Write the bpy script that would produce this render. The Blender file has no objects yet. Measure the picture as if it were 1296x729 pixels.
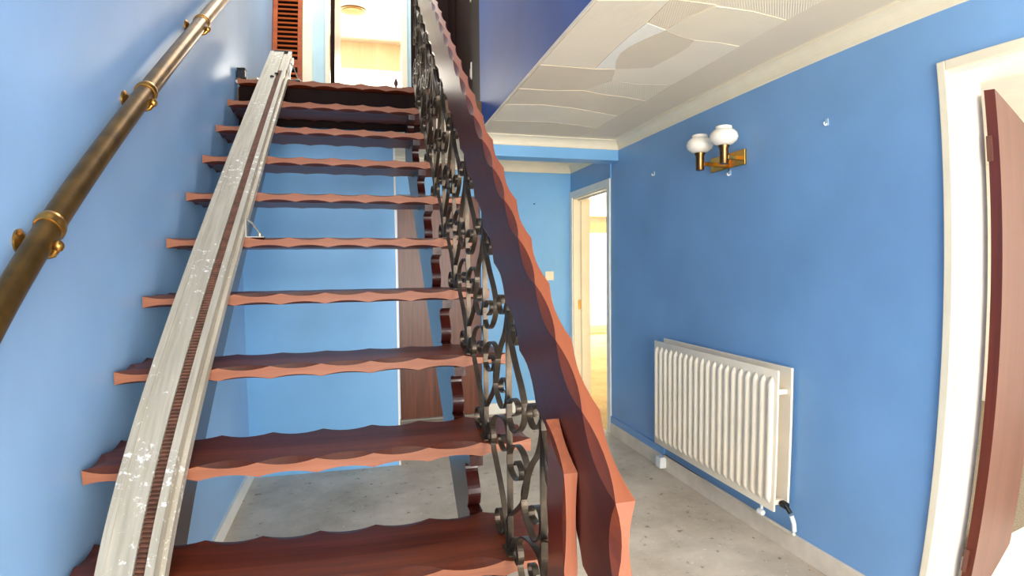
import bpy, bmesh, math, random
from mathutils import Vector, Matrix
random.seed(4)
SC = bpy.context.scene
COL = SC.collection

# ------------------------------------------------------------------ camera (wide phone lens with its barrel distortion)
cam = bpy.data.cameras.new('camera')
cam.type = 'PANO'
cam.panorama_type = 'FISHEYE_LENS_POLYNOMIAL'
cam.sensor_fit = 'HORIZONTAL'
cam.sensor_width = 36.0
cam.sensor_height = 20.25
cam.fisheye_fov = math.pi
cam.fisheye_polynomial_k0 = 0.0
cam.fisheye_polynomial_k1 = -0.052435813
cam.fisheye_polynomial_k2 = 0.00023183158
cam.fisheye_polynomial_k3 = 3.4579561e-05
cam.fisheye_polynomial_k4 = -1.2744128e-06
cam.clip_start = 0.01
cam_ob = bpy.data.objects.new('camera', cam)
COL.objects.link(cam_ob)
cr = Vector((0.9651906, -0.2613108, -0.0111225))
cu = Vector((0.0212750, 0.0360555, 0.9991233))
cf = Vector((0.2606807, 0.9645811, -0.0403598))
cam_ob.matrix_world = Matrix(((cr.x, cu.x, -cf.x, 0.0), (cr.y, cu.y, -cf.y, 0.0), (cr.z, cu.z, -cf.z, 1.39765), (0, 0, 0, 1)))
SC.camera = cam_ob

# ------------------------------------------------------------------ world, view, daylight through the windows, added fill lights
w = bpy.data.worlds.new('world'); SC.world = w; w.use_nodes = True
w.node_tree.nodes['Background'].inputs[0].default_value = (0.75, 0.87, 1.0, 1)
w.node_tree.nodes['Background'].inputs[1].default_value = 1.0
SC.view_settings.view_transform = 'Standard'
SC.view_settings.look = 'None'
SC.view_settings.gamma = 1.0
SC.view_settings.exposure = 1.25
SC.cycles.use_denoising = True
SC.cycles.max_bounces = 10
SC.cycles.diffuse_bounces = 6
SC.cycles.sample_clamp_indirect = 6.0

def area(name, loc, direction, sx, sy, power, color=(1, 1, 1), spread=math.pi):
    l = bpy.data.lights.new(name, 'AREA'); l.shape = 'RECTANGLE'; l.size = sx; l.size_y = sy
    l.energy = power; l.color = color; l.spread = spread
    o = bpy.data.objects.new(name, l); COL.objects.link(o); o.location = loc
    o.rotation_euler = Vector(direction).to_track_quat('-Z', 'Y').to_euler()
    return o
area('front_window_daylight', (0.75, -2.12, 1.25), (0, 1, 0.3), 2.2, 2.0, 95, (1.0, 0.93, 0.83))
area('stairwell_fill', (-0.1, -2.12, 3.75), (0.1, 1, -0.25), 1.3, 1.6, 20, (1.0, 0.95, 0.88))  # unseen light added high at the front to brighten the stairwell
area('bedroom_window_daylight', (0.1, 8.95, 3.9), (0, -1, 0), 2.6, 1.4, 80, (1.0, 0.94, 0.82))
area('lounge_window_daylight', (4.6, 10.2, 1.2), (0, -1, 0), 3.0, 1.9, 50, (1.0, 0.98, 0.95))
area('lounge_side_window_daylight', (6.6, 8.2, 1.3), (-1, -0.85, 0), 2.2, 1.8, 46, (1.0, 0.98, 0.95))
area('landing_fill', (0.05, 4.5, 4.9), (0, 0, -1), 1.2, 1.0, 26, (1.0, 0.95, 0.85))  # overhead fill added to whiten the landing walls, no real fitting
area('side_room_daylight', (3.7, -1.4, 1.5), (-0.2, 1, 0), 2.4, 1.8, 110, (1.0, 0.95, 0.86))

# ------------------------------------------------------------------ material helpers
def lin(c):
    return tuple(((v / 255) / 12.92 if v / 255 <= 0.04045 else ((v / 255 + 0.055) / 1.055) ** 2.4) for v in c) + (1,)

def base_mat(name, rough=0.5, metal=0.0, spec=0.5):
    m = bpy.data.materials.new(name); m.use_nodes = True
    nt = m.node_tree; b = nt.nodes['Principled BSDF']
    b.inputs['Roughness'].default_value = rough
    b.inputs['Metallic'].default_value = metal
    b.inputs['Specular IOR Level'].default_value = spec
    return m, nt, b

def coords(nt, rot=None, scale=(1, 1, 1)):
    tc = nt.nodes.new('ShaderNodeTexCoord'); out = tc.outputs['Object']
    if rot:
        vr = nt.nodes.new('ShaderNodeVectorRotate'); vr.rotation_type = 'AXIS_ANGLE'
        vr.inputs['Axis'].default_value = rot[0]; vr.inputs['Angle'].default_value = rot[1]
        nt.links.new(out, vr.inputs['Vector']); out = vr.outputs[0]
    mp = nt.nodes.new('ShaderNodeMapping'); mp.inputs['Scale'].default_value = scale
    nt.links.new(out, mp.inputs['Vector'])
    return mp.outputs[0]

def noise(nt, vec, scale, detail=4, rough=0.5, dist=0.0):
    n = nt.nodes.new('ShaderNodeTexNoise'); n.inputs['Scale'].default_value = scale
    n.inputs['Detail'].default_value = detail; n.inputs['Roughness'].default_value = rough
    n.inputs['Distortion'].default_value = dist
    nt.links.new(vec, n.inputs['Vector']); return n.outputs['Fac']

def ramp(nt, fac, stops):
    r = nt.nodes.new('ShaderNodeValToRGB'); e = r.color_ramp.elements
    while len(e) < len(stops): e.new(0.5)
    for k, (p, c) in enumerate(stops):
        e[k].position = p; e[k].color = c
    nt.links.new(fac, r.inputs['Fac']); return r.outputs['Color']

def bump(nt, b, h, strength, dist=0.002):
    n = nt.nodes.new('ShaderNodeBump'); n.inputs['Strength'].default_value = strength
    n.inputs['Distance'].default_value = dist
    nt.links.new(h, n.inputs['Height']); nt.links.new(n.outputs[0], b.inputs['Normal'])

def mix(nt, fac, a, b_):
    n = nt.nodes.new('ShaderNodeMix'); n.data_type = 'RGBA'
    for sock, v in ((n.inputs['Factor'], fac), (n.inputs[6], a), (n.inputs[7], b_)):
        if isinstance(v, (tuple, float, int)): sock.default_value = v
        else: nt.links.new(v, sock)
    return n.outputs[2]

def plain(name, c, rough=0.5, metal=0.0, spec=0.5, var=0.06, scale=6.0, bmp=0.0, bscale=200):
    m, nt, b = base_mat(name, rough, metal, spec)
    v = coords(nt)
    c0 = lin(tuple(max(0, x * (1 - var)) for x in c)); c1 = lin(tuple(min(255, x * (1 + var)) for x in c))
    nt.links.new(ramp(nt, noise(nt, v, scale), [(0.3, c0), (0.7, c1)]), b.inputs['Base Color'])
    if bmp: bump(nt, b, noise(nt, v, bscale, 3), bmp)
    return m

def wood(name, dark, light, axis='x', rough=0.3, fine=70, spec=0.5, coat=0.0, bmp=0.12, slope=0.0):
    m, nt, b = base_mat(name, rough, 0.0, spec)
    st = {'x': (0.05, 1, 1), 'y': (1, 0.05, 1), 'z': (1, 1, 0.05)}[axis]
    v = coords(nt, ((1, 0, 0), -slope) if slope else None, st)
    f1 = noise(nt, v, fine, 6, 0.62, 0.6)
    f2 = noise(nt, v, fine * 0.16, 3, 0.5, 1.2)
    mm = nt.nodes.new('ShaderNodeMath'); mm.operation = 'MULTIPLY_ADD'
    mm.inputs[1].default_value = 0.55
    nt.links.new(f1, mm.inputs[0])
    m2 = nt.nodes.new('ShaderNodeMath'); m2.operation = 'MULTIPLY'; m2.inputs[1].default_value = 0.45
    nt.links.new(f2, m2.inputs[0]); nt.links.new(m2.outputs[0], mm.inputs[2])
    nt.links.new(ramp(nt, mm.outputs[0], [(0.3, lin(dark)), (0.68, lin(light))]), b.inputs['Base Color'])
    b.inputs['Coat Weight'].default_value = coat; b.inputs['Coat Roughness'].default_value = 0.12
    bump(nt, b, f1, bmp, 0.001)
    return m

def emit(name, c, s):
    m, nt, b = base_mat(name, 0.5)
    b.inputs['Base Color'].default_value = lin(c)
    b.inputs['Emission Color'].default_value = lin(c); b.inputs['Emission Strength'].default_value = s
    return m

MAT = {}
MAT['blue'] = plain('blue_paint', (122, 167, 214), 0.4, var=0.035, scale=2.2, bmp=0.05, bscale=90)
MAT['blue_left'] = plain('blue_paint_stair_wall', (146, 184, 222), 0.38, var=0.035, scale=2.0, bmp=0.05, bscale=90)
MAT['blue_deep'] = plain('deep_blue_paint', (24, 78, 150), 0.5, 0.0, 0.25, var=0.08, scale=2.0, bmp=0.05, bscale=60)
MAT['blue_light'] = plain('light_blue_paint', (122, 180, 226), 0.45, var=0.03, scale=2.0)
MAT['pale_blue'] = plain('pale_blue_paint', (180, 208, 216), 0.5, var=0.03)
MAT['cream'] = plain('cream_gloss_paint', (240, 228, 200), 0.35, var=0.02)
MAT['white'] = plain('white_gloss_paint', (242, 238, 226), 0.35, var=0.02)
MAT['ceil'] = plain('off_white_ceiling', (248, 232, 202), 0.6, var=0.03, scale=4)
MAT['room'] = plain('cream_room_paint', (240, 234, 220), 0.7, var=0.02)
MAT['radiator'] = plain('cream_radiator_enamel', (240, 228, 206), 0.35, var=0.02)
MAT['tread'] = wood('mahogany_top', (50, 15, 6), (128, 52, 17), 'x', 0.4, 60, spec=0.35, coat=0.05)
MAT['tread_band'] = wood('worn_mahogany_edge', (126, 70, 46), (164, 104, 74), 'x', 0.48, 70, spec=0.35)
MAT['tread_cut'] = wood('carved_mahogany', (58, 18, 8), (112, 46, 18), 'x', 0.5, 70, spec=0.3)
SL = math.atan(0.82)
MAT['rail'] = wood('mahogany_handrail_side', (62, 15, 11), (92, 29, 19), 'y', 0.38, 60, coat=0.05, slope=SL)
MAT['rail_band'] = wood('lit_handrail_top', (122, 60, 34), (152, 82, 50), 'y', 0.42, 60, slope=SL)  # paler than the side: light from above put into the wood colour
MAT['rail_cut'] = wood('carved_handrail_edge', (86, 30, 16), (130, 58, 32), 'y', 0.35, 60, slope=SL)
MAT['newel'] = wood('mahogany_newel', (92, 22, 14), (120, 40, 22), 'z', 0.26, 60, coat=0.3)
MAT['newel_band'] = wood('pale_newel_edge', (146, 74, 46), (176, 102, 68), 'z', 0.42, 70)  # newel edges lighter than its faces
MAT['stringer'] = wood('dark_mahogany_stringer', (36, 9, 7), (66, 21, 15), 'z', 0.28, 40, spec=0.5, coat=0.2)
MAT['sapele'] = wood('sapele_veneer', (74, 34, 18), (132, 72, 42), 'z', 0.35, 60)
MAT['darkdoor'] = wood('shade_darkened_brown', (18, 6, 4), (30, 9, 6), 'z', 0.6, 50, spec=0.1)  # taken near black, shade of the dim landing put into the brown
MAT['doorface'] = wood('faded_brown_door_face', (80, 48, 39), (102, 64, 53), 'z', 0.5, 20)
MAT['dooredge'] = wood('chipped_dark_door_edge', (66, 22, 10), (92, 34, 16), 'z', 0.35, 40)
MAT['louvre'] = wood('orange_pine_louvre', (128, 52, 18), (190, 96, 42), 'x', 0.4, 40)
MAT['brass'] = plain('polished_brass', (214, 164, 84), 0.22, 1.0, var=0.05)
MAT['brassdark'] = plain('antique_brass', (150, 108, 66), 0.25, 1.0, var=0.06)
MAT['bronze'] = plain('tarnished_brass_tube', (108, 80, 38), 0.36, 0.8, var=0.22, scale=14, bmp=0.1)
MAT['ring'] = plain('brass_collar', (176, 130, 62), 0.28, 0.9, var=0.1, scale=20)
MAT['iron'] = plain('bronzed_wrought_iron', (70, 60, 49), 0.36, 0.7, var=0.16, scale=30, bmp=0.15)
MAT['rack'] = plain('rusty_copper_rack', (92, 58, 42), 0.5, 0.5, var=0.2, scale=30)
MAT['black'] = plain('black_plastic', (18, 18, 18), 0.45)
MAT['grey'] = plain('grey_metal', (150, 146, 134), 0.4, 0.5)
MAT['glass'] = plain('opal_glass', (250, 242, 226), 0.18, var=0.01)
MAT['carpet'] = plain('landing_carpet', (120, 92, 66), 0.95, var=0.15, scale=60)
MAT['tan'] = wood('tan_striped_wallpaper', (196, 170, 130), (226, 204, 168), 'z', 0.7, 14)
MAT['skirt'] = plain('scuffed_cream_skirting', (224, 210, 190), 0.45, var=0.05, scale=9)
MAT['patina'] = plain('chalky_white_plastic', (226, 228, 224), 0.4)
MAT['daylight'] = emit('bright_daylight_pane', (255, 250, 238), 1.6)
MAT['socket'] = plain('cream_plastic', (232, 222, 190), 0.35, var=0.02)

def concrete():
    m, nt, b = base_mat('dusty_concrete', 0.75)
    v = coords(nt)
    n1 = noise(nt, v, 2.5, 8, 0.65); n2 = noise(nt, v, 34, 5, 0.7)
    c = ramp(nt, n1, [(0.32, lin((176, 162, 142))), (0.66, lin((214, 201, 182)))])
    s = ramp(nt, n2, [(0.61, (0, 0, 0, 1)), (0.70, (1, 1, 1, 1))])
    c = mix(nt, s, c, lin((228, 222, 212)))
    n3 = noise(nt, v, 20, 4, 0.6)
    d = ramp(nt, n3, [(0.29, (1, 1, 1, 1)), (0.37, (0, 0, 0, 1))])
    c = mix(nt, d, c, lin((124, 112, 98)))
    nt.links.new(c, b.inputs['Base Color']); bump(nt, b, n2, 0.25, 0.003)
    return m
MAT['floor'] = concrete()

def underlay():
    m, nt, b = base_mat('mustard_underlay', 0.95)
    v = coords(nt); n1 = noise(nt, v, 3, 6, 0.6); n2 = noise(nt, v, 12, 5, 0.7, 1.5)
    c = ramp(nt, n1, [(0.3, lin((176, 148, 92))), (0.7, lin((206, 180, 124)))])
    d = ramp(nt, n2, [(0.30, (1, 1, 1, 1)), (0.38, (0, 0, 0, 1))])
    nt.links.new(mix(nt, d, c, lin((112, 88, 44))), b.inputs['Base Color'])
    return m
MAT['underlay'] = underlay()

def carpet_grey():
    m, nt, b = base_mat('grey_brown_carpet', 0.95)
    v = coords(nt, None, (1, 3, 1)); n1 = noise(nt, v, 60, 5, 0.7)
    nt.links.new(ramp(nt, n1, [(0.3, lin((88, 78, 66))), (0.7, lin((170, 154, 132)))]), b.inputs['Base Color'])
    return m
MAT['carpet_grey'] = carpet_grey()

def aluminium():
    m, nt, b = base_mat('worn_aluminium', 0.45, 0.2)
    v = coords(nt, ((1, 0, 0), -math.atan(0.785)), (1, 0.06, 1))
    v2 = coords(nt)
    n1 = noise(nt, v, 60, 4, 0.6)
    n2 = noise(nt, v2, 42, 6, 0.75); n3 = noise(nt, v2, 2.4, 2)
    c = ramp(nt, n1, [(0.3, lin((164, 155, 136))), (0.7, lin((196, 187, 168)))])
    mm = nt.nodes.new('ShaderNodeMath'); mm.operation = 'MULTIPLY_ADD'; mm.inputs[1].default_value = 0.45
    nt.links.new(n3, mm.inputs[0]); nt.links.new(n2, mm.inputs[2])
    s = ramp(nt, mm.outputs[0], [(0.84, (0, 0, 0, 1)), (0.90, (1, 1, 1, 1))])
    nt.links.new(mix(nt, s, c, lin((240, 236, 226))), b.inputs['Base Color'])
    bump(nt, b, n1, 0.1, 0.001)
    return m
MAT['alu'] = aluminium()

def comb(name, c, ang, scale=34.0):
    m, nt, b = base_mat(name, 0.55)
    v = coords(nt, ((0, 0, 1), ang))
    wv = nt.nodes.new('ShaderNodeTexWave'); wv.wave_type = 'BANDS'; wv.bands_direction = 'X'
    wv.inputs['Scale'].default_value = scale; wv.inputs['Distortion'].default_value = 0.6
    wv.inputs['Detail'].default_value = 1.0; wv.inputs['Detail Scale'].default_value = 0.4
    nt.links.new(v, wv.inputs['Vector'])
    n = noise(nt, v, 5, 3)
    nt.links.new(ramp(nt, n, [(0.3, lin(tuple(x * 0.98 for x in c))), (0.7, lin(c))]), b.inputs['Base Color'])
    bump(nt, b, wv.outputs['Fac'], 0.35, 0.002)
    return m

# ------------------------------------------------------------------ mesh helpers
def link(name, bm, mats, parent=None, smooth=False):
    me = bpy.data.meshes.new(name)
    bmesh.ops.recalc_face_normals(bm, faces=bm.faces[:])
    bm.to_mesh(me); bm.free()
    for m in (mats if isinstance(mats, (list, tuple)) else [mats]): me.materials.append(m)
    if smooth:
        me.polygons.foreach_set('use_smooth', [True] * len(me.polygons))
        try: me.set_sharp_from_angle(angle=math.radians(35))
        except Exception: pass
    o = bpy.data.objects.new(name, me); COL.objects.link(o)
    if parent: adopt(o, parent)
    return o

def adopt(o, parent):
    o.parent = parent
    o.matrix_parent_inverse = parent.matrix_basis.inverted()

def thing(name, label, cat, loc=(0, 0, 0), group=None):
    o = bpy.data.objects.new(name, None); COL.objects.link(o); o.location = loc
    o.empty_display_size = 0.05
    return tag(o, label, cat, group)

def tag(o, label, cat, group=None):
    o['label'] = label; o['category'] = cat
    if group: o['group'] = group
    return o

def struct(o, label=None):
    o['kind'] = 'structure'
    if label: o['label'] = label
    return o

def box(bm, a, b, mi=0, bev=0.0):
    x0, y0, z0 = a; x1, y1, z1 = b
    v = [bm.verts.new(p) for p in ((x0, y0, z0), (x1, y0, z0), (x1, y1, z0), (x0, y1, z0), (x0, y0, z1), (x1, y0, z1), (x1, y1, z1), (x0, y1, z1))]
    fs = [bm.faces.new([v[i] for i in f]) for f in ((3, 2, 1, 0), (4, 5, 6, 7), (0, 1, 5, 4), (1, 2, 6, 5), (2, 3, 7, 6), (3, 0, 4, 7))]
    for f in fs: f.material_index = mi
    if bev:
        es = {e for f in fs for e in f.edges}
        bmesh.ops.bevel(bm, geom=list(es), offset=bev, segments=2, affect='EDGES', profile=0.5)
    return fs

def boxes(name, lst, mats, parent=None, bev=0.0):
    bm = bmesh.new()
    for it in lst: box(bm, it[0], it[1], it[2] if len(it) > 2 else 0, bev)
    return link(name, bm, mats, parent)

def prism(bm, outline, plane, d0, d1, mi=0):
    def P(a, b, d): return {'yz': (d, a, b), 'xz': (a, d, b), 'xy': (a, b, d)}[plane]
    v0 = [bm.verts.new(P(a, b, d0)) for a, b in outline]; v1 = [bm.verts.new(P(a, b, d1)) for a, b in outline]
    n = len(outline)
    fs = [bm.faces.new(v0[::-1]), bm.faces.new(v1)]
    fs += [bm.faces.new((v0[i], v0[(i + 1) % n], v1[(i + 1) % n], v1[i])) for i in range(n)]
    for f in fs: f.material_index = mi

def tube(bm, pts, r, seg=12, mi=0, cap=True):
    pts = [Vector(p) for p in pts]; n = len(pts); rings = []
    up = Vector((0.3, 0.2, 1)).normalized()
    for i, p in enumerate(pts):
        t = (pts[min(i + 1, n - 1)] - pts[max(i - 1, 0)]).normalized()
        a = t.cross(up)
        if a.length < 1e-3: a = t.cross(Vector((1, 0, 0)))
        a.normalize(); b = t.cross(a).normalized()
        rr = r[i] if isinstance(r, (list, tuple)) else r
        rings.append([bm.verts.new(p + (a * math.cos(2 * math.pi * k / seg) + b * math.sin(2 * math.pi * k / seg)) * rr) for k in range(seg)])
    fs = []
    for i in range(n - 1):
        for k in range(seg):
            fs.append(bm.faces.new((rings[i][k], rings[i][(k + 1) % seg], rings[i + 1][(k + 1) % seg], rings[i + 1][k])))
    if cap: fs += [bm.faces.new(rings[0][::-1]), bm.faces.new(rings[-1])]
    for f in fs: f.material_index = mi

def lathe(bm, prof, loc, seg=28, mi=0, axis='z'):
    rings = []
    for r, h in prof:
        ring = []
        for k in range(seg):
            c, s = math.cos(2 * math.pi * k / seg) * max(r, 1e-4), math.sin(2 * math.pi * k / seg) * max(r, 1e-4)
            p = {'z': (c, s, h), 'x': (h, c, s), 'y': (c, h, s)}[axis]
            ring.append(bm.verts.new((loc[0] + p[0], loc[1] + p[1], loc[2] + p[2])))
        rings.append(ring)
    for i in range(len(rings) - 1):
        for k in range(seg):
            f = bm.faces.new((rings[i][k], rings[i][(k + 1) % seg], rings[i + 1][(k + 1) % seg], rings[i + 1][k])); f.material_index = mi
    for rg in (rings[0], rings[-1]):
        f = bm.faces.new(rg); f.material_index = mi

def slab(outline, plane, d0, d1, period=0.153, ct=0.010, cfv=0.030, samples=6):
    """A plank whose edges are carved in a row of hollow scallops that meet in cusps. Materials: 0 faces, 1 edge band, 2 cuts."""
    bm = bmesh.new()
    area_ = sum(outline[i][0] * outline[(i + 1) % len(outline)][1] - outline[(i + 1) % len(outline)][0] * outline[i][1] for i in range(len(outline)))
    if area_ < 0: outline = outline[::-1]
    S = []; cnt = []
    for i in range(len(outline)):
        a = Vector(outline[i]); b = Vector(outline[(i + 1) % len(outline)])
        L = (b - a).length; n = max(1, round(L / period)) * samples
        t = (b - a) / L; nn = Vector((-t.y, t.x)); cnt.append(n)
        for k in range(n):
            u = (k % samples) / samples
            S.append((a + (b - a) * (k / n), nn, 1 - (2 * u - 1) ** 2))
    def P(v, d): return {'yz': (d, v.x, v.y), 'xz': (v.x, d, v.y), 'xy': (v.x, v.y, d)}[plane]
    R = [[], [], [], []]
    for p, nn, wv in S:
        R[0].append(bm.verts.new(P(p + nn * cfv * wv, d0)))
        R[1].append(bm.verts.new(P(p, d0 + ct * wv)))
        R[2].append(bm.verts.new(P(p, d1 - ct * wv)))
        R[3].append(bm.verts.new(P(p + nn * cfv * wv, d1)))
    n = len(S)
    for ring in (R[0], R[3]):
        if len(cnt) == 4 and cnt[0] == cnt[2] and cnt[0] > 8:      # strips across the plank, one polygon at each end
            c0 = cnt[0]; base = cnt[0] + cnt[1] + cnt[2]; Tk = lambda k: (base - k) % n
            for k in range(2, c0 - 2): bm.faces.new([ring[q] for q in (k, k + 1, Tk(k + 1), Tk(k))])
            bm.faces.new([ring[q % n] for q in [0, 1, 2, Tk(2), Tk(1)] + list(range(base, n))])
            bm.faces.new([ring[q] for q in [c0 - 2, c0 - 1] + list(range(c0, c0 + cnt[1])) + [Tk(c0), Tk(c0 - 1), Tk(c0 - 2)]])
        else:
            bm.faces.new(ring)
    for j, mi in ((0, 2), (1, 1), (2, 2)):
        for k in range(n):
            f = bm.faces.new((R[j][k], R[j][(k + 1) % n], R[j + 1][(k + 1) % n], R[j + 1][k])); f.material_index = mi
    bmesh.ops.remove_doubles(bm, verts=bm.verts[:], dist=1e-5)
    return bm

def spline(pts, sub=5):
    P = [Vector(p) for p in pts]; out = []
    for i in range(len(P) - 1):
        p0 = P[max(i - 1, 0)]; p1 = P[i]; p2 = P[i + 1]; p3 = P[min(i + 2, len(P) - 1)]
        for k in range(sub):
            t = k / sub
            out.append(0.5 * ((2 * p1) + (p2 - p0) * t + (2 * p0 - 5 * p1 + 4 * p2 - p3) * t * t + (3 * p1 - p0 - 3 * p2 + p3) * t ** 3))
    out.append(P[-1]); return out

def flatbar(pts, x0, x1, th):
    """A flat iron strip bent in the YZ plane, its width across X."""
    bm = bmesh.new(); q = spline(pts); rings = []
    for i, p in enumerate(q):
        t = (q[min(i + 1, len(q) - 1)] - q[max(i - 1, 0)]).normalized(); n = Vector((-t.y, t.x)) * th / 2
        a, b = p + n, p - n
        rings.append([bm.verts.new(v) for v in ((x0, a.x, a.y), (x1, a.x, a.y), (x1, b.x, b.y), (x0, b.x, b.y))])
    for i in range(len(rings) - 1):
        for k in range(4):
            bm.faces.new((rings[i][k], rings[i][(k + 1) % 4], rings[i + 1][(k + 1) % 4], rings[i + 1][k]))
    bm.faces.new(rings[0][::-1]); bm.faces.new(rings[-1])
    return bm

# ------------------------------------------------------------------ dimensions
WL, WR = -0.76, 1.959          # left and right hall walls
CZ = 2.36                      # hall ceiling
UZ = 2.59                      # upper floor
TOP = 4.95                     # upper ceiling
FX = 0.83                      # stairwell edge
FRONT = -2.2
RISE, GO = 0.2146, 0.27335
def tf(k): return 1.575 + GO * (k - 4)       # front of tread k
def tz(k): return RISE * k                   # middle of tread k

# ------------------------------------------------------------------ setting: ground floor
struct(boxes('floor', [((WL - .1, FRONT - .1, -.1), (WR + .0, 5.13, 0))], MAT['floor']))
struct(boxes('floor_lounge', [((WR, 4.0, -.1), (8.0, 10.6, 0))], MAT['underlay']))
struct(boxes('floor_side_room', [((WR, -1.7, -.1), (6.0, 3.9, 0))], MAT['carpet_grey']))
struct(boxes('floor_cream_board', [((WR + .02, 0.3, 0), (3.35, 1.64, .008))], MAT['room']), 'cream board laid on the floor inside the right doorway')
struct(boxes('wall_left', [((WL - .1, FRONT, 0), (WL, 5.42, TOP))], MAT['blue_left']))
T = 0.17
struct(boxes('wall_right', [((WR, FRONT, 0), (WR + T, 0.42, CZ)), ((WR, 0.42, 2.065), (WR + T, 1.34, CZ)),
                            ((WR, 1.34, 0), (WR + T, 4.19, CZ)), ((WR, 4.19, 2.04), (WR + T, 4.97, CZ)),
                            ((WR, 4.97, 0), (WR + T, 5.13, CZ))], MAT['blue']))
struct(boxes('wall_back', [((.15, 5.03, 0), (.30, 5.13, CZ)), ((.30, 5.03, 2.045), (1.06, 5.13, CZ)), ((1.06, 5.03, 0), (WR, 5.13, CZ))], MAT['blue_light']))
struct(boxes('wall_inner', [((WL, 3.919, 0), (.219, 3.99, CZ)), ((.12, 3.99, 0), (.219, 5.03, CZ))], MAT['blue_light']))
struct(boxes('trim_1', [((.219, 3.915, 0), (.231, 3.994, CZ))], MAT['white']), 'thin white edging strip at the end of the blue wall behind the stairs')
struct(boxes('wall_front', [((WL, FRONT - .1, 0), (-.4, FRONT, TOP)), ((-.4, FRONT - .1, 2.3), (WR, FRONT, 2.9)),
                            ((1.9, FRONT - .1, 0), (WR, FRONT, 2.3)), ((-.4, FRONT - .1, 0), (1.9, FRONT, .1)),
                            ((-.4, FRONT - .1, 4.6), (FX, FRONT, TOP)), ((.6, FRONT - .1, 2.9), (FX + .1, FRONT, 4.6))], MAT['blue']))
ceil = struct(boxes('ceiling', [((FX + .1, FRONT, CZ), (WR + .1, 4.0, CZ + .1)), ((FX, FRONT, CZ), (FX + .1, 4.0, CZ + .012)),
                                ((.12, 4.0, CZ), (WR + .1, 5.13, CZ + .1))], MAT['ceil']))
struct(boxes('trim_2', [((FX, 4.0, 2.215), (WR, 4.15, CZ))], MAT['blue_light']), 'light blue boxed beam across the end of the hall ceiling')

# coved cornices
def cove(name, a, b, n_out, h=0.06, label=None, z1=CZ):
    """quarter-round hollow moulding from a to b; n_out points from the wall into the room"""
    bm = bmesh.new(); a = Vector(a); b = Vector(b); n = Vector(n_out)
    prof = [(0, 0)] + [(h * (1 - math.cos(t)), h * math.sin(t)) for t in [math.pi / 2 * k / 6 for k in range(7)]] + [(h + .006, h), (h + .006, h + .004), (0, h + .004)]
    rings = []
    for p in (a, b):
        s = [(0.0, -.004)] + [(.006 + h * (1 - math.cos(t)), h * math.sin(t)) for t in [math.pi / 2 * k / 7 for k in range(8)]] + [(h + .012, h - .006), (h + .012, h), (0.0, h)]
        rings.append([bm.verts.new((p.x + n.x * u, p.y + n.y * u, z1 - h + v)) for u, v in s])
    m = len(rings[0])
    for k in range(m): bm.faces.new((rings[0][k], rings[0][(k + 1) % m], rings[1][(k + 1) % m], rings[1][k]))
    bm.faces.new(rings[0]); bm.faces.new(rings[1][::-1])
    return struct(link(name, bm, MAT['cream']), label)
cove('trim_3', (WR, FRONT, 0), (WR, 4.0, 0), (-1, 0, 0), label='cream coved cornice along the top of the right wall')
cove('trim_4', (FX, 4.0, 0), (WR, 4.0, 0), (0, -1, 0), label='cream coved cornice along the front of the beam')
cove('trim_5', (.23, 5.03, 0), (WR, 5.03, 0), (0, -1, 0), h=.075, label='cream coved cornice on the back wall')
cove('trim_6', (WR, 4.15, 0), (WR, 5.03, 0), (-1, 0, 0), h=.075, label='cream coved cornice above the white doorway')

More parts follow.
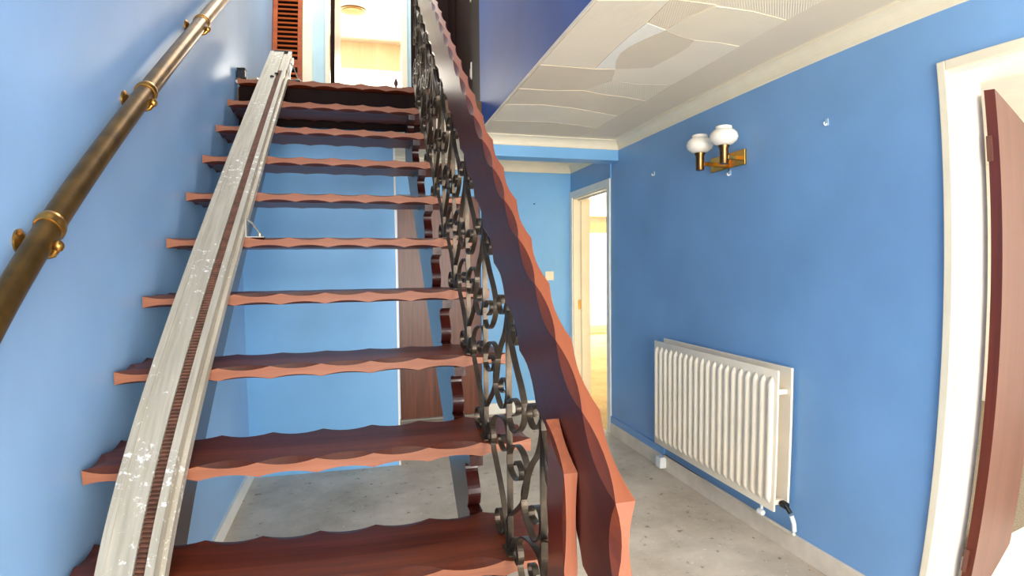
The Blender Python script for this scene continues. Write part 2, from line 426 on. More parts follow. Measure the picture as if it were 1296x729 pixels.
# combed plaster patches on the ceiling
K = (CZ - 1.39765) / (2.395 - 1.39765)
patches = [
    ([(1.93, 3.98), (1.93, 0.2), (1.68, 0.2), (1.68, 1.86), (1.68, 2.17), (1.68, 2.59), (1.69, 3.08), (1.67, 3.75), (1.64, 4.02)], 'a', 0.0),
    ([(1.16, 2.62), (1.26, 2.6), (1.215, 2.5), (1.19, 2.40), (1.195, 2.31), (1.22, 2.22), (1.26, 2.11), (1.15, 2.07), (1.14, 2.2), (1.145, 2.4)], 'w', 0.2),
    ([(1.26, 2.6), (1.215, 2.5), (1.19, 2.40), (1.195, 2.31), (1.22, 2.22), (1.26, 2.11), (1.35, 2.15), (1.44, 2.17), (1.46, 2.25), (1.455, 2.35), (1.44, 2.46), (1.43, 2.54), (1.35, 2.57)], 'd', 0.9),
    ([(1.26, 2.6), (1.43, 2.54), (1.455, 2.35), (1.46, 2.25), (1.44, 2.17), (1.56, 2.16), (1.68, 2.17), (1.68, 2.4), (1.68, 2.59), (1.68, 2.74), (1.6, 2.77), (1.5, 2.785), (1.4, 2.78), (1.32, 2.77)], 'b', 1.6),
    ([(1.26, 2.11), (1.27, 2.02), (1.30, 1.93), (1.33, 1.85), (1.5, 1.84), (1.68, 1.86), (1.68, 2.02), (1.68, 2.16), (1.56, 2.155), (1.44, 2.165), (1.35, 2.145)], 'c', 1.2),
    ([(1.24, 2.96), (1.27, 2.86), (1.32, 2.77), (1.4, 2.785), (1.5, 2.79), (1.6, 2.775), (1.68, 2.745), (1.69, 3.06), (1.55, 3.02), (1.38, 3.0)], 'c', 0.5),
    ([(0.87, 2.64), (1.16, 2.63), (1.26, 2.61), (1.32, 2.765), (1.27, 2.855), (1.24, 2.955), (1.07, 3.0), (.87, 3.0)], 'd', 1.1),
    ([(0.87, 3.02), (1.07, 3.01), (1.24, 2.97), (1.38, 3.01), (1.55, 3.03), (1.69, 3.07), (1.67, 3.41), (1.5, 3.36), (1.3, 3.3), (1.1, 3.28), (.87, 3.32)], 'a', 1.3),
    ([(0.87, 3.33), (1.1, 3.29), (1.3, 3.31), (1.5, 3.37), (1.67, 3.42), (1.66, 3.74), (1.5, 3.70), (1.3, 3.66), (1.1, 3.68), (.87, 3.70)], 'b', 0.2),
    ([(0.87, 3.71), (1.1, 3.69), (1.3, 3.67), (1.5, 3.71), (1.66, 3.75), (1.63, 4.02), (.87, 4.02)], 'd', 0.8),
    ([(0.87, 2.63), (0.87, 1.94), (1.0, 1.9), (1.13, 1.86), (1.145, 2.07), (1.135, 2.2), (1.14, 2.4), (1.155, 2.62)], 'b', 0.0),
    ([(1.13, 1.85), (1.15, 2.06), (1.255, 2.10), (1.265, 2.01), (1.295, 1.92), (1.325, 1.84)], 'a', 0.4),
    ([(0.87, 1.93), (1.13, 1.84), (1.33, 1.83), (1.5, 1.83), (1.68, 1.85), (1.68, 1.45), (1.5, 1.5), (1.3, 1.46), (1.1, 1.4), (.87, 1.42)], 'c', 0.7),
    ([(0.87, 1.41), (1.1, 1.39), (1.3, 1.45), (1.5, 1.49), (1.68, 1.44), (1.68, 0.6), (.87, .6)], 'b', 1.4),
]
CC = {'a': (236, 219, 190), 'b': (248, 233, 206), 'c': (244, 229, 200), 'd': (230, 213, 184), 'w': (253, 246, 230)}  # light and shade of the comb ridges put into the patch tones
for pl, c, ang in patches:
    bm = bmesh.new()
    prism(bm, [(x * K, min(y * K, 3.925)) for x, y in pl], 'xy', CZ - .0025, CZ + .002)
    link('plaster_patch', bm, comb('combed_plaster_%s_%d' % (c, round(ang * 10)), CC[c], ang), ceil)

struct(boxes('trim_14', [((WR - .007, 4.128, 2.10), (WR, 4.142, 2.215))], MAT['blue_light']), 'thin pale blue bead between the beam and the far doorway')
# skirtings
struct(boxes('baseboard_right', [((WR - .016, 1.39, 0), (WR, 4.13, .098))], MAT['skirt'], bev=.003))
struct(boxes('baseboard_right_upper', [((WR - .013, 3.30, .098), (WR, 4.13, .15))], MAT['blue']))
struct(boxes('baseboard_left', [((WL, .0, 0), (WL + .016, 3.919, .085))], MAT['white']))
struct(boxes('baseboard_back', [((1.07, 5.015, 0), (WR, 5.03, .098))], MAT['white']))

# doors and frames on the ground floor
d1 = struct(boxes('door_1', [((.305, 5.045, .012), (1.055, 5.085, 2.04))], MAT['sapele']), 'flush brown veneered door behind the stairs')
bm = bmesh.new(); tube(bm, [(.99, 5.045, 1.0), (.99, 5.00, 1.0), (.90, 4.995, 1.0)], .009); link('door_handle', bm, MAT['brass'], d1)
struct(boxes('trim_7', [((.28, 5.022, 0), (1.08, 5.06, .012))], MAT['grey']), 'grey threshold strip under the brown veneered door')
# white doorway in the right wall
struct(boxes('trim_8', [((WR - .014, 4.134, 0), (WR, 4.195, 2.10)), ((WR - .014, 4.195, 2.04), (WR, 4.965, 2.10)), ((WR - .014, 4.965, 0), (WR, 5.03, 2.10))], MAT['white'], bev=.003), 'white architrave of the far doorway in the right wall')
d2 = struct(boxes('door_2', [((WR, 4.955, 0), (WR + T, 4.97, 2.04)), ((WR, 4.19, 0), (WR + T, 4.205, 2.04)), ((WR, 4.205, 2.025), (WR + T, 4.955, 2.04)),
                             ((WR + .075, 4.94, 0), (WR + .09, 4.955, 2.025)), ((WR + .04, 4.205, 2.01), (WR + .09, 4.94, 2.025))], MAT['cream']), 'white lining of the far doorway')
boxes('strike_plate', [((WR + .045, 4.951, .97), (WR + .07, 4.955, 1.06))], MAT['brass'], d2)
# doorway on the right with the brown door standing open
struct(boxes('trim_9', [((WR - .018, 1.343, 0), (WR, 1.38, 2.106)), ((WR - .018, .46, 2.068), (WR, 1.343, 2.106)), ((WR - .018, .42, 0), (WR, .46, 2.106))], MAT['cream'], bev=.004), 'cream architrave of the doorway at the right')
struct(boxes('trim_10', [((WR - .005, 1.325, 0), (WR + T, 1.345, 2.07)), ((WR - .005, .46, 2.05), (WR + T, 1.325, 2.07)), ((WR + .03, 1.312, 0), (WR + .07, 1.325, 2.05)), ((WR - .005, .46, 0), (WR + T, .48, 2.07))], MAT['white']), 'white door lining of the doorway at the right')
bm = bmesh.new()
hx, hy = 2.092, 1.243; ux, uy = .937, .35; L = .93; th = .04
q = [(hx, hy), (hx + ux * L, hy + uy * L), (hx + ux * L - uy * th, hy + uy * L + ux * th), (hx - uy * th, hy + ux * th)]
prism(bm, q, 'xy', .012, 2.005)
bm.faces.ensure_lookup_table()
for f in bm.faces:
    f.normal_update()
    if abs(f.normal.z) < .5 and abs(f.normal.x * ux + f.normal.y * uy) > .7: f.material_index = 1
d3 = struct(link('door_3', bm, [MAT['doorface'], MAT['dooredge']]), 'faded brown flush door standing open at the right')
for z in (.25, 1.75):
    boxes('hinge', [((2.0745, 1.262, z), (2.0815, 1.285, z + .09))], MAT['dooredge'], d3)

# lounge seen through the far doorway
struct(boxes('wall_lounge', [((WR + T, 10.4, 0), (3.2, 10.5, CZ)), ((6.6, 10.4, 0), (8.0, 10.5, CZ)), ((3.2, 10.4, 2.12), (6.6, 10.5, CZ)), ((3.2, 10.4, 0), (6.6, 10.5, .09)), ((7.9, 4.0, 0), (8.0, 10.4, CZ)),
                             ((WR, 5.13, 0), (WR + T, 10.4, CZ)), ((WR + T, 3.95, 0), (7.9, 4.05, CZ))], MAT['room']))
struct(boxes('ceiling_lounge', [((WR, 3.95, CZ), (8.0, 10.5, CZ + .1))], MAT['room']))
win = struct(boxes('window_1', [((3.2, 10.38, .09), (3.28, 10.46, 2.12)), ((6.52, 10.38, .09), (6.6, 10.46, 2.12)), ((4.85, 10.38, .09), (4.93, 10.46, 2.12)), ((3.28, 10.38, 2.04), (6.52, 10.46, 2.12)), ((3.28, 10.38, .09), (6.52, 10.46, .17))], MAT['white']), 'tall bright patio window of the lounge')
boxes('pane', [((3.28, 10.42, .17), (4.85, 10.43, 2.04))], MAT['daylight'], win)
boxes('pane', [((4.93, 10.42, .17), (6.52, 10.43, 2.04))], MAT['daylight'], win)
tag(boxes('curtain_pelmet', [((3.0, 10.24, 2.06), (6.8, 10.36, 2.24))], plain('pale_gold_fabric', (232, 208, 150), .8)), 'pale gold pelmet above the bright lounge window', 'pelmet')

# side room on the right
struct(boxes('wall_side_room', [((WR + T, 3.7, 0), (6.0, 3.8, CZ)), ((5.9, -1.7, 0), (6.0, 3.7, CZ)), ((WR + T, -1.7, 0), (5.9, -1.6, CZ))], MAT['room']))
struct(boxes('ceiling_side_room', [((WR + .1, -1.7, CZ), (6.0, 3.8, CZ + .1))], MAT['room']))

# ------------------------------------------------------------------ setting: upper floor
struct(boxes('floor_landing', [((WL, 3.835, CZ), (.12, 5.42, 2.553)), ((.12, 3.835, CZ + .1), (1.6, 5.42, 2.553)), ((WL, 4.05, 2.553), (1.6, 5.42, UZ))], MAT['carpet']))
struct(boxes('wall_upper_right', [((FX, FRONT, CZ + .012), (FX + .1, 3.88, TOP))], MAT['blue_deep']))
struct(boxes('ceiling_upper', [((WL - .1, FRONT - .1, TOP), (2.7, 9.3, TOP + .1))], MAT['white']))
struct(boxes('wall_upper_back', [((WL, 5.32, UZ), (-.50, 5.42, TOP)), ((-.415, 5.32, UZ), (-.300, 5.42, TOP)), ((.44, 5.32, UZ), (.477, 5.42, TOP)), ((-.262, 5.32, 4.62), (.389, 5.42, TOP)), ((-.50, 5.32, 4.62), (-.26, 5.42, TOP)), ((.38, 5.32, 4.62), (.48, 5.42, TOP))], MAT['pale_blue']))
struct(boxes('trim_11', [((-.498, 5.29, UZ), (-.415, 5.42, 4.66))], MAT['cream']), 'cream post beside the louvred door on the landing')
struct(boxes('trim_12', [((-.300, 5.30, UZ), (-.264, 5.44, 4.62)), ((.389, 5.30, UZ), (.44, 5.44, 4.62)), ((-.264, 5.30, 4.58), (.389, 5.44, 4.62))], MAT['cream']), 'cream frame of the upstairs doorway')
# louvred door
ld = struct(boxes('door_4', [((WL + .005, 5.275, UZ + .01), (-.715, 5.315, 4.6)), ((-.538, 5.275, UZ + .01), (-.50, 5.315, 4.6)), ((-.715, 5.275, 3.195), (-.538, 5.315, 3.262)), ((-.715, 5.275, UZ + .01), (-.538, 5.315, UZ + .1)), ((-.715, 5.275, 4.52), (-.538, 5.315, 4.6)), ((-.715, 5.308, UZ + .1), (-.538, 5.314, 4.52), 1)], [MAT['louvre'], MAT['darkdoor']]), 'orange pine louvred door on the landing')  # dark backing sheet added as the shade between the slats
slat_bm = bmesh.new()
prism(slat_bm, [(5.274, -.010), (5.280, -.015), (5.304, .008), (5.298, .013)], 'yz', -.716, -.537)
slat0 = link('louvre_slat', slat_bm, MAT['louvre'])
first = True
z = UZ + .13
while z < 4.5:
    if not (3.17 < z < 3.285):
        s = slat0 if first else slat0.copy()
        if not first: COL.objects.link(s)
        first = False; s.location = (0, 0, z); adopt(s, ld)
    z += .042
# dark door on the right of the landing
struct(boxes('trim_13', [((FX, 3.88, UZ - .05), (FX + .1, 4.165, TOP)), ((FX, 4.93, UZ - .04), (FX + .1, 5.42, TOP)), ((FX, 4.165, 4.6), (FX + .1, 4.93, TOP))], MAT['darkdoor']), 'shade-darkened brown door frame at the top of the stairs')
d5 = struct(boxes('door_5', [((FX + .015, 4.17, UZ + .01), (FX + .055, 4.925, 4.59))], MAT['darkdoor']), 'shade-darkened brown door on the right of the landing')
for z in (2.82, 3.41):
    boxes('hinge', [((FX - .006, 4.163, z), (FX + .018, 4.187, z + .125))], MAT['white'], d5)
boxes('latch', [((FX - .004, 4.195, 2.85), (FX + .02, 4.235, 2.91))], plain('pink_brown_plate', (190, 130, 110), .4), d5)
struct(boxes('wall_upper_panel', [((.478, 5.30, UZ), (FX + .1, 5.42, TOP))], MAT['darkdoor']), 'shade-darkened brown panelling beside the upstairs doorway')
# bedroom door leaf, bedroom and its window
bm = bmesh.new(); prism(bm, [(-.262, 5.45), (-.222, 5.45), (-.190, 6.2), (-.230, 6.2)], 'xy', UZ + .01, 4.57)
bm.faces.ensure_lookup_table()
for f in bm.faces:
    f.normal_update()
    if abs(f.normal.y) > .7: f.material_index = 1
struct(link('door_6', bm, [wood('pinkish_bedroom_door', (150, 112, 92), (178, 142, 120), 'z', .4, 30), MAT['darkdoor']]), 'brown bedroom door standing open upstairs')
struct(boxes('floor_bedroom', [((-2.6, 5.42, UZ - .1), (2.7, 9.2, UZ))], MAT['carpet']))
struct(boxes('wall_bedroom', [((-2.6, 5.42, UZ), (-2.5, 9.2, TOP)), ((2.6, 5.42, UZ), (2.7, 9.2, TOP)), ((-2.5, 5.42, UZ), (-.31, 5.46, TOP)), ((.45, 5.42, UZ), (2.6, 5.46, TOP)), ((-2.5, 9.1, UZ), (-1.4, 9.2, TOP)), ((1.4, 9.1, UZ), (2.6, 9.2, TOP)), ((-1.4, 9.1, UZ), (1.4, 9.2, 3.4))], MAT['room']))
struct(boxes('wall_bedroom_strip', [((-1.4, 9.08, 4.52), (1.4, 9.2, TOP))], MAT['tan']), 'tan striped strip of wall above the bedroom window')
w2 = struct(boxes('window_2', [((-1.4, 9.06, 3.4), (-1.32, 9.16, 4.52)), ((1.32, 9.06, 3.4), (1.4, 9.16, 4.52)), ((-1.32, 9.06, 4.44), (1.32, 9.16, 4.52)), ((-1.32, 9.06, 3.4), (1.32, 9.16, 3.48)), ((-.04, 9.06, 3.48), (.04, 9.16, 4.44))], MAT['white']), 'white framed bedroom window')
boxes('pane', [((-1.32, 9.12, 3.48), (-.04, 9.13, 4.44))], MAT['daylight'], w2)
boxes('pane', [((.04, 9.12, 3.48), (1.32, 9.13, 4.44))], MAT['daylight'], w2)
cl = thing('ceiling_lamp', 'round cream flush lamp on the bedroom ceiling upstairs', 'lamp', (-.08, 8.0, TOP))
bm = bmesh.new(); lathe(bm, [(.20, 0), (.205, -.02), (.18, -.025)], (-.08, 8.0, TOP)); link('lamp_base', bm, MAT['brassdark'], cl, True)
bm = bmesh.new(); lathe(bm, [(.18, -.02), (.175, -.05), (.14, -.085), (.08, -.105), (.0, -.11)], (-.08, 8.0, TOP)); link('lamp_shade', bm, plain('cream_lamp_glass', (214, 200, 150), .3), cl, True)

# ------------------------------------------------------------------ staircase
stair = thing('staircase', 'open-tread mahogany staircase with scalloped carved treads rising beside the blue wall', 'staircase', (-.13, 1.9, 0))
TLX, TRX = -.748, .478
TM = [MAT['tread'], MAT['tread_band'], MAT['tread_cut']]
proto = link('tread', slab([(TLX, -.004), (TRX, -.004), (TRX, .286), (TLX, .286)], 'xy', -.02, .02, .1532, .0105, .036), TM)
for k in range(1, 13):
    t = proto if k == 1 else proto.copy()
    if k > 1: COL.objects.link(t)
    t.location = (0, tf(k), tz(k)); adopt(t, stair)
boxes('riser', [((WL + .012, 3.805, 2.31), (TRX, 3.834, 2.5545))], MAT['darkdoor'], stair)

def stringer(x0, x1):
    up = []
    def frontbits(k):       # bracket rising from tread k to the underside of tread k+1
        y = tf(k + 1); z0 = tz(k) + .02 if k > 0 else 0.0; z1 = tz(k + 1) - .0205
        h = z1 - z0
        prof = [(.066, 0), (.050, .08), (.042, .22), (.046, .34), (.066, .48), (.086, .62), (.080, .74), (.030, .81)]
        pts = spline([(y + a, z0 + b * h) for a, b in prof], 3)
        pts = [(p.x, p.y) for p in pts] + [(y + .006, z0 + .82 * h), (y + .006, z1)]
        return pts
    for k in range(0, 11):
        b = frontbits(k)
        up += b
        # run under tread k+1 to behind its back edge, then climb past it
        yb = tf(k + 1) + .297
        up += [(yb, tz(k + 1) - .0205), (yb, tz(k + 1) + .02)]
    up = [p for p in up if p[0] < 3.80]
    low = [(3.80, .8584 + .785 * (3.80 - 1.575) - .5), (1.118, 0)]
    bm = bmesh.new()
    prism(bm, up + [(3.80, up[-1][1])] + low, 'yz', x0, x1)
    return link('stringer', bm, MAT['stringer'], stair)
stringer(.293, .332)
stringer(-.602, -.563)

# ------------------------------------------------------------------ banister: carved handrail, newel board, wrought-iron scrolls
ban = thing('banister', 'carved mahogany banister with wrought-iron scrollwork on the open side of the stairs', 'banister', (.375, .94, 0))
def zb(y): return 1.235 + .822 * (y - 1.216)
def zt(y): return 1.410 + .816 * (y - 1.1205)
RX0, RX1 = .335, .366
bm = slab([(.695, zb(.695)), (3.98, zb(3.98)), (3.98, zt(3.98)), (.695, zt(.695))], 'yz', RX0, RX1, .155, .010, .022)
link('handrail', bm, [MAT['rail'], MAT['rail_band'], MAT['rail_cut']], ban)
bm = slab([(.836, .2357), (.925, .2357), (.925, 1.122), (.836, 1.056)], 'yz', .310, .3345, .155, .004, .008)
link('newel_post', bm, [MAT['newel'], MAT['newel_band'], MAT['tread_cut']], ban)
IX0, IX1 = .3435, .3585
LOWER = {
 'foot_scroll': [[(.105, .034), (.083, .024), (.095, .008), (.13, .004), (.158, .018), (.158, .046), (.125, .066), (.085, .058), (.05, .03), (.022, .003)],
                 [(-.05, .034), (-.032, .026), (-.04, .008), (-.066, .006), (-.082, .028), (-.07, .055), (-.04, .062), (-.012, .04), (.008, .003)]],
 'scroll_bar': [
  [(.022, .004), (.035, .02), (.047, .045), (.07, .085), (.12, .145), (.165, .185), (.198, .218), (.212, .262), (.19, .296), (.15, .318), (.09, .331), (.04, .326), (.018, .296), (.026, .265), (.07, .247), (.108, .255), (.112, .274), (.085, .283), (.07, .27)],
  [(.010, .004), (.026, .03), (.036, .056), (.022, .088), (-.015, .114), (-.06, .146), (-.105, .182), (-.132, .23), (-.142, .268), (-.118, .295), (-.066, .301), (-.01, .281), (.018, .246), (.004, .22), (-.04, .212), (-.088, .228), (-.096, .25), (-.062, .262), (-.045, .248)]],
}
UPPER = {       # measured from the handrail's underside above the foot
 'scroll_bar': [
  [(.014, -.004), (.02, -.06), (.05, -.112), (.1, -.155), (.14, -.205), (.163, -.247), (.15, -.285), (.105, -.312), (.07, -.312), (.038, -.29), (.024, -.256), (.036, -.232), (.068, -.232), (.1, -.25), (.097, -.27), (.06, -.268)],
  [(.010, -.004), (.004, -.07), (-.01, -.125), (-.05, -.175), (-.10, -.222), (-.126, -.262), (-.118, -.298), (-.08, -.33), (-.04, -.344), (-.002, -.338), (.02, -.312), (.012, -.284), (-.03, -.264), (-.068, -.268), (-.072, -.288), (-.034, -.305)]],
 'rail_scroll': [[(.018, -.03), (.05, -.058), (.09, -.062), (.112, -.04), (.095, -.016), (.066, -.018), (.062, -.036)],
                 [(.006, -.05), (-.03, -.105), (-.058, -.128), (-.082, -.11), (-.072, -.082), (-.046, -.078), (-.038, -.096)]],
}
def place(o, y, z, sz=1.0):
    o.location = (0, y, z); o.scale = (1, 1, sz)
    o.parent = ban; o.matrix_parent_inverse = ban.matrix_basis.inverted()
low, upp, rod = [], [], None
for k in range(2, 12):
    fy, fz = tf(k) + .022, tz(k) + .0205
    hh = zb(fy + .015) - fz - .001
    if k == 2:
        for nm, lst in LOWER.items():
            for pts in lst: low.append(link(nm, flatbar(pts, IX0, IX1, .0034), MAT['iron']))
        for nm, lst in UPPER.items():
            for pts in lst: upp.append(link(nm, flatbar(pts, IX0, IX1, .0034), MAT['iron']))
        bm = bmesh.new(); box(bm, (.336, -.015, -.0005), (.366, .05, .0035)); low.append(link('foot_plate', bm, MAT['iron']))
        bm = bmesh.new(); box(bm, (IX0, .0125, .003), (IX1, .0175, 1.0)); rod = link('upright_bar', bm, MAT['iron'])
    for f in low:
        o = f if k == 2 else f.copy()
        if k > 2: COL.objects.link(o)
        place(o, fy, fz)
    for f in upp:
        o = f if k == 2 else f.copy()
        if k > 2: COL.objects.link(o)
        place(o, fy, fz + hh)
    o = rod if k == 2 else rod.copy()
    if k > 2: COL.objects.link(o)
    place(o, fy, fz, hh)

# ------------------------------------------------------------------ stairlift track
trk = thing('stairlift_track', 'worn aluminium stairlift track with a rusty rack lying up the treads', 'stairlift track', (-.53, .5, .1))
y0, y1 = .45, 4.0
def off(y): return .8584 + .785 * (y - 1.575)
def shear(bm, sk=.0125):
    for v in bm.verts:
        y = v.co.y
        v.co.x += sk * (y - 1.28)
        v.co.z += off(y)
def track_bar(bm, xa, xb, za, zb_, mi=0):
    v = [bm.verts.new(p) for p in ((xa, y0, za), (xb, y0, za), (xb, y1, za), (xa, y1, za), (xa, y0, zb_), (xb, y0, zb_), (xb, y1, zb_), (xa, y1, zb_))]
    for f in ((3, 2, 1, 0), (4, 5, 6, 7), (0, 1, 5, 4), (1, 2, 6, 5), (2, 3, 7, 6), (3, 0, 4, 7)):
        bm.faces.new([v[i] for i in f]).material_index = mi
bm = bmesh.new()
track_bar(bm, -.617, -.529, .024, .100)            # broad flange
track_bar(bm, -.617, -.596, .100, .1035)           # raised lip on the left edge
track_bar(bm, -.5285, -.5005, .024, .086)          # slot floor
track_bar(bm, -.500, -.479, .024, .104)            # right flange
track_bar(bm, -.4788, -.466, .024, .060)           # lower step on the right side
shear(bm); link('track_body', bm, MAT['alu'], trk)
bm = bmesh.new()
y = y0 + .01
while y < 3.72:
    v = [bm.verts.new(p) for p in ((-.527, y, .0865), (-.502, y, .0865), (-.502, y + .006, .0865), (-.527, y + .006, .0865), (-.527, y + .001, .096), (-.502, y + .001, .096), (-.502, y + .005, .096), (-.527, y + .005, .096))]
    for f in ((4, 5, 6, 7), (0, 1, 5, 4), (1, 2, 6, 5), (2, 3, 7, 6), (3, 0, 4, 7)): bm.faces.new([v[i] for i in f])
    y += .0099
shear(bm); rk = link('rack', bm, MAT['rack'], trk); rk['kind'] = 'stuff'; rk['label'] = 'rusty brown toothed rack'
bm = bmesh.new(); v0 = y0, y1; y0, y1 = 4.0005, 4.008
track_bar(bm, -.618, -.4785, .02, .106); shear(bm); y0, y1 = v0
link('end_cap', bm, MAT['black'], trk)
for yy, xx in ((3.62, -.548), (3.66, -.528)):
    bm = bmesh.new(); zz = off(yy) + .1; xs = xx + .0125 * (yy - 1.28)
    lathe(bm, [(.012, 0), (.012, .006), (.006, .008)], (xs, yy, zz), 12); link('screw', bm, MAT['black'], trk, True)
def foot(yf, zf, h):
    bm = bmesh.new(); x = -.466 + .0125 * (yf - 1.28)
    box(bm, (x, yf - .02, zf + .0005), (x + .07, yf + .02, zf + .0045))
    box(bm, (x, yf - .02, zf + .0045), (x + .004, yf + .02, zf + h))
    tube(bm, [(x + .05, yf, zf + .0045), (x + .05, yf, zf + .018)], .009, 10)
    tube(bm, [(x + .05, yf, zf + .018), (x + .022, yf, zf + h * .8), (x, yf, zf + h)], .004, 8)
    return link('foot', bm, MAT['grey'], trk)
foot(tf(7) + .02, tz(7) + .02, .075)
foot(tf(12) + .02, tz(12) + .02, .12)

# ------------------------------------------------------------------ tube handrail on the left wall
hr = thing('wall_handrail', 'tarnished brass tube handrail with collars fixed to the left wall', 'handrail', (-.685, 1.37, 1.5))
def hz(y): return 1.508 + .770 * (y - 1.403)
HX = -.70
bm = bmesh.new(); tube(bm, [(HX, y, hz(y)) for y in (.35, 1.0, 2.0, 3.0, 3.9)], .032, 28); link('tube', bm, MAT['bronze'], hr, True)
d = Vector((0, 1, .770)).normalized()
for yc in (1.393, 2.026, 2.702, 3.35):
    c = Vector((HX, yc, hz(yc)))
    bm = bmesh.new(); tube(bm, [c - d * .016, c - d * .015, c - d * .011, c - d * .006, c + d * .006, c + d * .011, c + d * .015, c + d * .016], [.032, .0355, .0355, .0385, .0385, .0355, .0355, .032], 28)
    link('collar', bm, MAT['ring'], hr, True)
    e = c - d * .045
    bm = bmesh.new()
    lathe(bm, [(.028, WL + .0005), (.028, WL + .006), (.02, WL + .012), (.012, WL + .016)], (0, e.y, e.z - .005), 20, axis='x')
    tube(bm, [(WL + .012, e.y, e.z - .006), (WL + .04, e.y, e.z - .03), (HX, e.y, e.z - .042), (HX + .026, e.y, e.z - .036), (HX + .036, e.y, e.z - .024)], .008, 12)
    br = link('bracket', bm, MAT['ring'], hr, True)
    bm = bmesh.new(); lathe(bm, [(.0, -.013), (.008, -.011), (.013, -.003), (.013, .003), (.008, .011), (.0, .013)], (HX + .038, e.y, e.z - .018), 14); link('ball_end', bm, MAT['ring'], br, True)

# ------------------------------------------------------------------ radiator
rad = thing('radiator', 'cream double-panel radiator with vertical flutes on the right wall', 'radiator', (1.87, 2.7, .2))
RY0, RY1, RZ0, RZ1 = 2.115, 3.275, .205, .892
def fluted(name, xf, depth, y_a, y_b, n=20):
    """pressed panel: n raised vertical flutes on the hall side"""
    bm = bmesh.new(); box(bm, (xf, y_a, RZ0), (xf + depth, y_b, RZ1), 0, .003)
    m = .012; pitch = (y_b - y_a - 2 * m) / n
    for i in range(n):
        yc = y_a + m + pitch * (i + .5); hw = pitch * .29
        za, zb_ = RZ0 + .035, RZ1 - .035
        rows = [(za, 0), (za + .012, .55), (za + .03, 1), (zb_ - .03, 1), (zb_ - .012, .55), (zb_, 0)]
        prev = None
        for zz, s in rows:
            ring = [bm.verts.new((xf - .019 * s * c, yc + hw * t * (0.55 + .45 * s if s else .5), zz)) for t, c in ((-1, 0.0), (-.72, .75), (-.3, 1), (.3, 1), (.72, .75), (1, 0.0))]
            if prev:
                for k in range(5): bm.faces.new((prev[k], prev[k + 1], ring[k + 1], ring[k]))
            prev = ring
    return link(name, bm, MAT['radiator'], rad, True)
fluted('front_panel', 1.862, .012, RY0 + .02, RY1)
boxes('rear_panel', [((1.925, RY0, RZ0 + .01), (1.938, RY1 - .01, RZ1 + .012))], MAT['radiator'], rad, .003)
boxes('end_link', [((1.874, RY0 + .024, .775), (1.925, RY0 + .05, .80))], MAT['radiator'], rad, .004)
boxes('end_link', [((1.874, RY1 - .06, .775), (1.925, RY1 - .03, .80))], MAT['radiator'], rad, .004)
boxes('end_link', [((1.874, RY0 + .024, .235), (1.925, RY0 + .05, .26))], MAT['radiator'], rad, .004)
for y in (2.4, 2.95): boxes('hanging_bracket', [((1.938, y, .3), (1.9585, y + .04, .8))], MAT['radiator'], rad)
bm = bmesh.new(); tube(bm, [(1.915, RY0 - .044, .205), (1.922, RY0 - .055, .17), (1.925, RY0 - .058, .131)], .011, 12); link('pipe_elbow', bm, MAT['patina'], rad, True)
bm = bmesh.new(); tube(bm, [(1.905, RY0 + .022, .245), (1.905, RY0 - .015, .245), (1.912, RY0 - .040, .215)], .011, 12)
tube(bm, [(1.905, RY0 + .012, .245), (1.905, RY0 - .02, .245)], .018, 8)
vl = link('valve', bm, MAT['black'], rad, True); vl['label'] = 'dark pipe valve at the near end'
bm = bmesh.new(); lathe(bm, [(.013, -.02), (.016, -.01), (.016, .012), (.010, .02)], (1.895, RY0 + .15, .150), 12, axis='y'); tube(bm, [(1.9, RY0 + .15, .15), (1.9, RY0 + .15, .2045)], .008, 10)
link('drain_cap', bm, MAT['patina'], rad, True)
bm = bmesh.new(); tube(bm, [(1.915, RY1 - .012, .245), (1.915, RY1 + .02, .245)], .014, 10); tube(bm, [(1.915, RY1 + .02, .245), (1.915, RY1 + .04, .245)], .009, 6)
bv = link('bleed_valve', bm, MAT['brass'], rad, True); bv['label'] = 'small brass valve at the far end'
pipe = thing('heating_pipe', 'painted heating pipe running along the skirting below the radiator', 'pipe', (1.93, 2.1, .1))
bm = bmesh.new(); tube(bm, [(1.925, RY0 - .058, .116), (1.9255, RY0 - .05, .110), (1.926, RY0 - .02, .110), (1.929, 2.3, .110), (1.929, RY1 - .02, .110)], .0085, 10); link('pipe_run', bm, MAT['skirt'], pipe, True)
bm = bmesh.new(); tube(bm, [(1.929, 2.35, .110), (1.929, RY1 - .02, .119)], .004, 8); wr_ = link('loose_cable', bm, MAT['brassdark'], pipe, True); wr_['label'] = 'thin brown cable along the pipe'
tag(boxes('pipe_box', [((1.895, 3.255, .025), (1.9425, 3.315, .1))], MAT['patina'], None, .004), 'small white plastic block on the skirting at the far corner of the radiator', 'pipe box')

# ------------------------------------------------------------------ twin wall light
wlt = thing('wall_light', 'brass twin wall light with two opal glass globes on the right wall', 'wall light', (WR, 2.64, 1.96))
boxes('backplate', [((WR - .014, 2.485, 1.918), (WR - .0005, 2.785, 2.000))], MAT['brass'], wlt, .003)
for yc, xo in ((2.535, .105), (2.745, .110)):
    x = WR - xo
    boxes('arm', [((x + .02, yc - .011, 1.949), (WR - .013, yc + .011, 1.971))], MAT['brass'], wlt, .002)
    bm = bmesh.new(); lathe(bm, [(.019, -.052), (.023, -.050), (.023, .028), (.030, .042), (.030, .046), (.012, .046)], (x, yc, 1.975), 24); link('lamp_holder', bm, MAT['brassdark'], wlt, True)
    bm = bmesh.new(); lathe(bm, [(.026, .0465), (.045, .052), (.066, .068), (.074, .088), (.070, .108), (.056, .124), (.043, .131), (.043, .145), (.040, .147), (.036, .140)], (x, yc, 1.975), 32); link('glass_shade', bm, MAT['glass'], wlt, True)
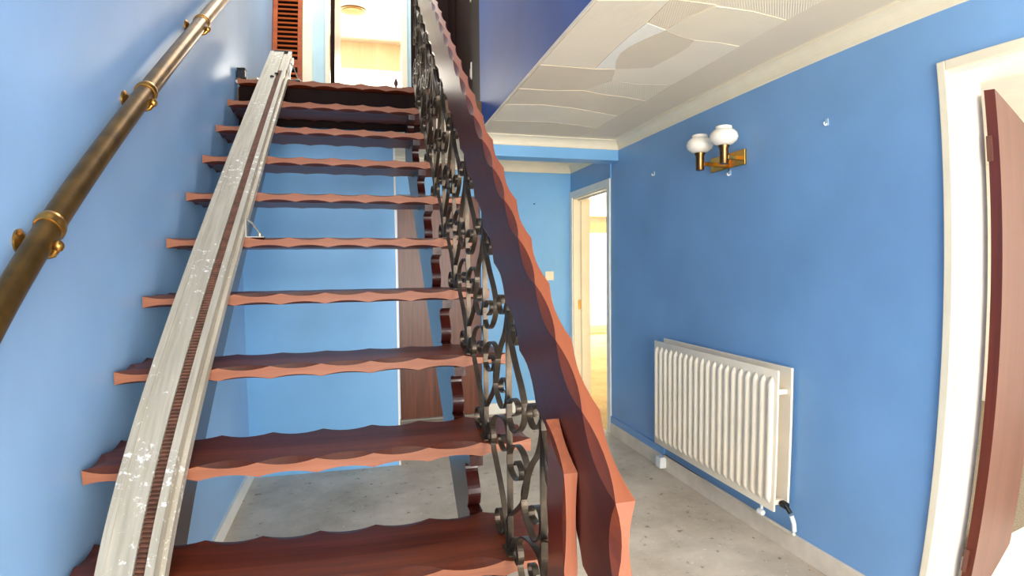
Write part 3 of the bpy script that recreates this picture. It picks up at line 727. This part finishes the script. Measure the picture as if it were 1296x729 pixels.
bm = bmesh.new(); tube(bm, [(WR - .02, 2.61, 1.918), (WR - .02, 2.61, 1.900)], .003, 8); link('pull_switch', bm, MAT['black'], wlt)

# ------------------------------------------------------------------ small fittings
sw = thing('light_switch', 'cream double light switch on the light blue back wall', 'switch', (1.737, 5.03, 1.298))
boxes('plate', [((1.694, 5.021, 1.255), (1.780, 5.0295, 1.341))], MAT['socket'], sw, .003)
for x in (1.718, 1.744): boxes('rocker', [((x, 5.017, 1.283), (x + .013, 5.021, 1.313))], MAT['socket'], sw, .001)
def hook(y, z, label):
    t = thing('wall_hook', label, 'hook', (WR, y, z))
    bm = bmesh.new(); box(bm, (WR - .004, y - .008, z - .014), (WR - .0005, y + .008, z + .016)); link('hook_plate', bm, plain('clear_grey_plastic', (176, 200, 222), .3), t)
    bm = bmesh.new(); tube(bm, [(WR - .004, y, z - .006), (WR - .012, y, z - .014), (WR - .018, y, z - .010), (WR - .018, y, z)], .003, 8); link('prong', bm, MAT['white'], t)
hook(1.939, 2.01, 'small clear picture hook on the blue wall between wall light and right doorway')
hook(3.444, 2.022, 'small clear picture hook on the blue wall beyond the wall light, above the radiator')
hook(2.624, 1.893, 'small clear picture hook just under the brass wall light')
bm = bmesh.new(); tube(bm, [(1.587, 5.0295, 1.987), (1.587, 5.012, 1.985)], .006, 8); tag(link('nail', bm, MAT['black']), 'dark nail in the light blue back wall above the switch', 'nail')
bb = thing('junction_box', 'small black box against the left wall on the top step', 'box', (-.735, 3.79, 2.595))
boxes('box_body', [((-.755, 3.765, 2.5955), (-.705, 3.825, 2.655))], MAT['black'], bb, .004)
boxes('box_lid', [((-.757, 3.763, 2.6552), (-.703, 3.827, 2.662))], MAT['black'], bb, .002)
bm = bmesh.new(); prism(bm, [(3.80, 2.5955), (3.86, 2.5955), (3.86, 2.630), (3.80, 2.615)], 'yz', -.695, -.635)
tag(link('metal_wedge', bm, MAT['grey']), 'small grey metal wedge on the top step beside the black box', 'wedge')
fin = thing('wooden_finial', 'tiny turned reddish wooden finial standing at the edge of the top step', 'finial', (.243, 3.87, 2.595))
bm = bmesh.new(); lathe(bm, [(.014, .0005), (.014, .006), (.006, .012), (.006, .03)], (.243, 3.87, 2.595), 14); link('finial_stem', bm, MAT['dooredge'], fin, True)
bm = bmesh.new(); lathe(bm, [(.006, .03), (.014, .045), (.013, .06), (.007, .078), (.002, .088)], (.243, 3.87, 2.595), 14); link('finial_knob', bm, MAT['dooredge'], fin, True)
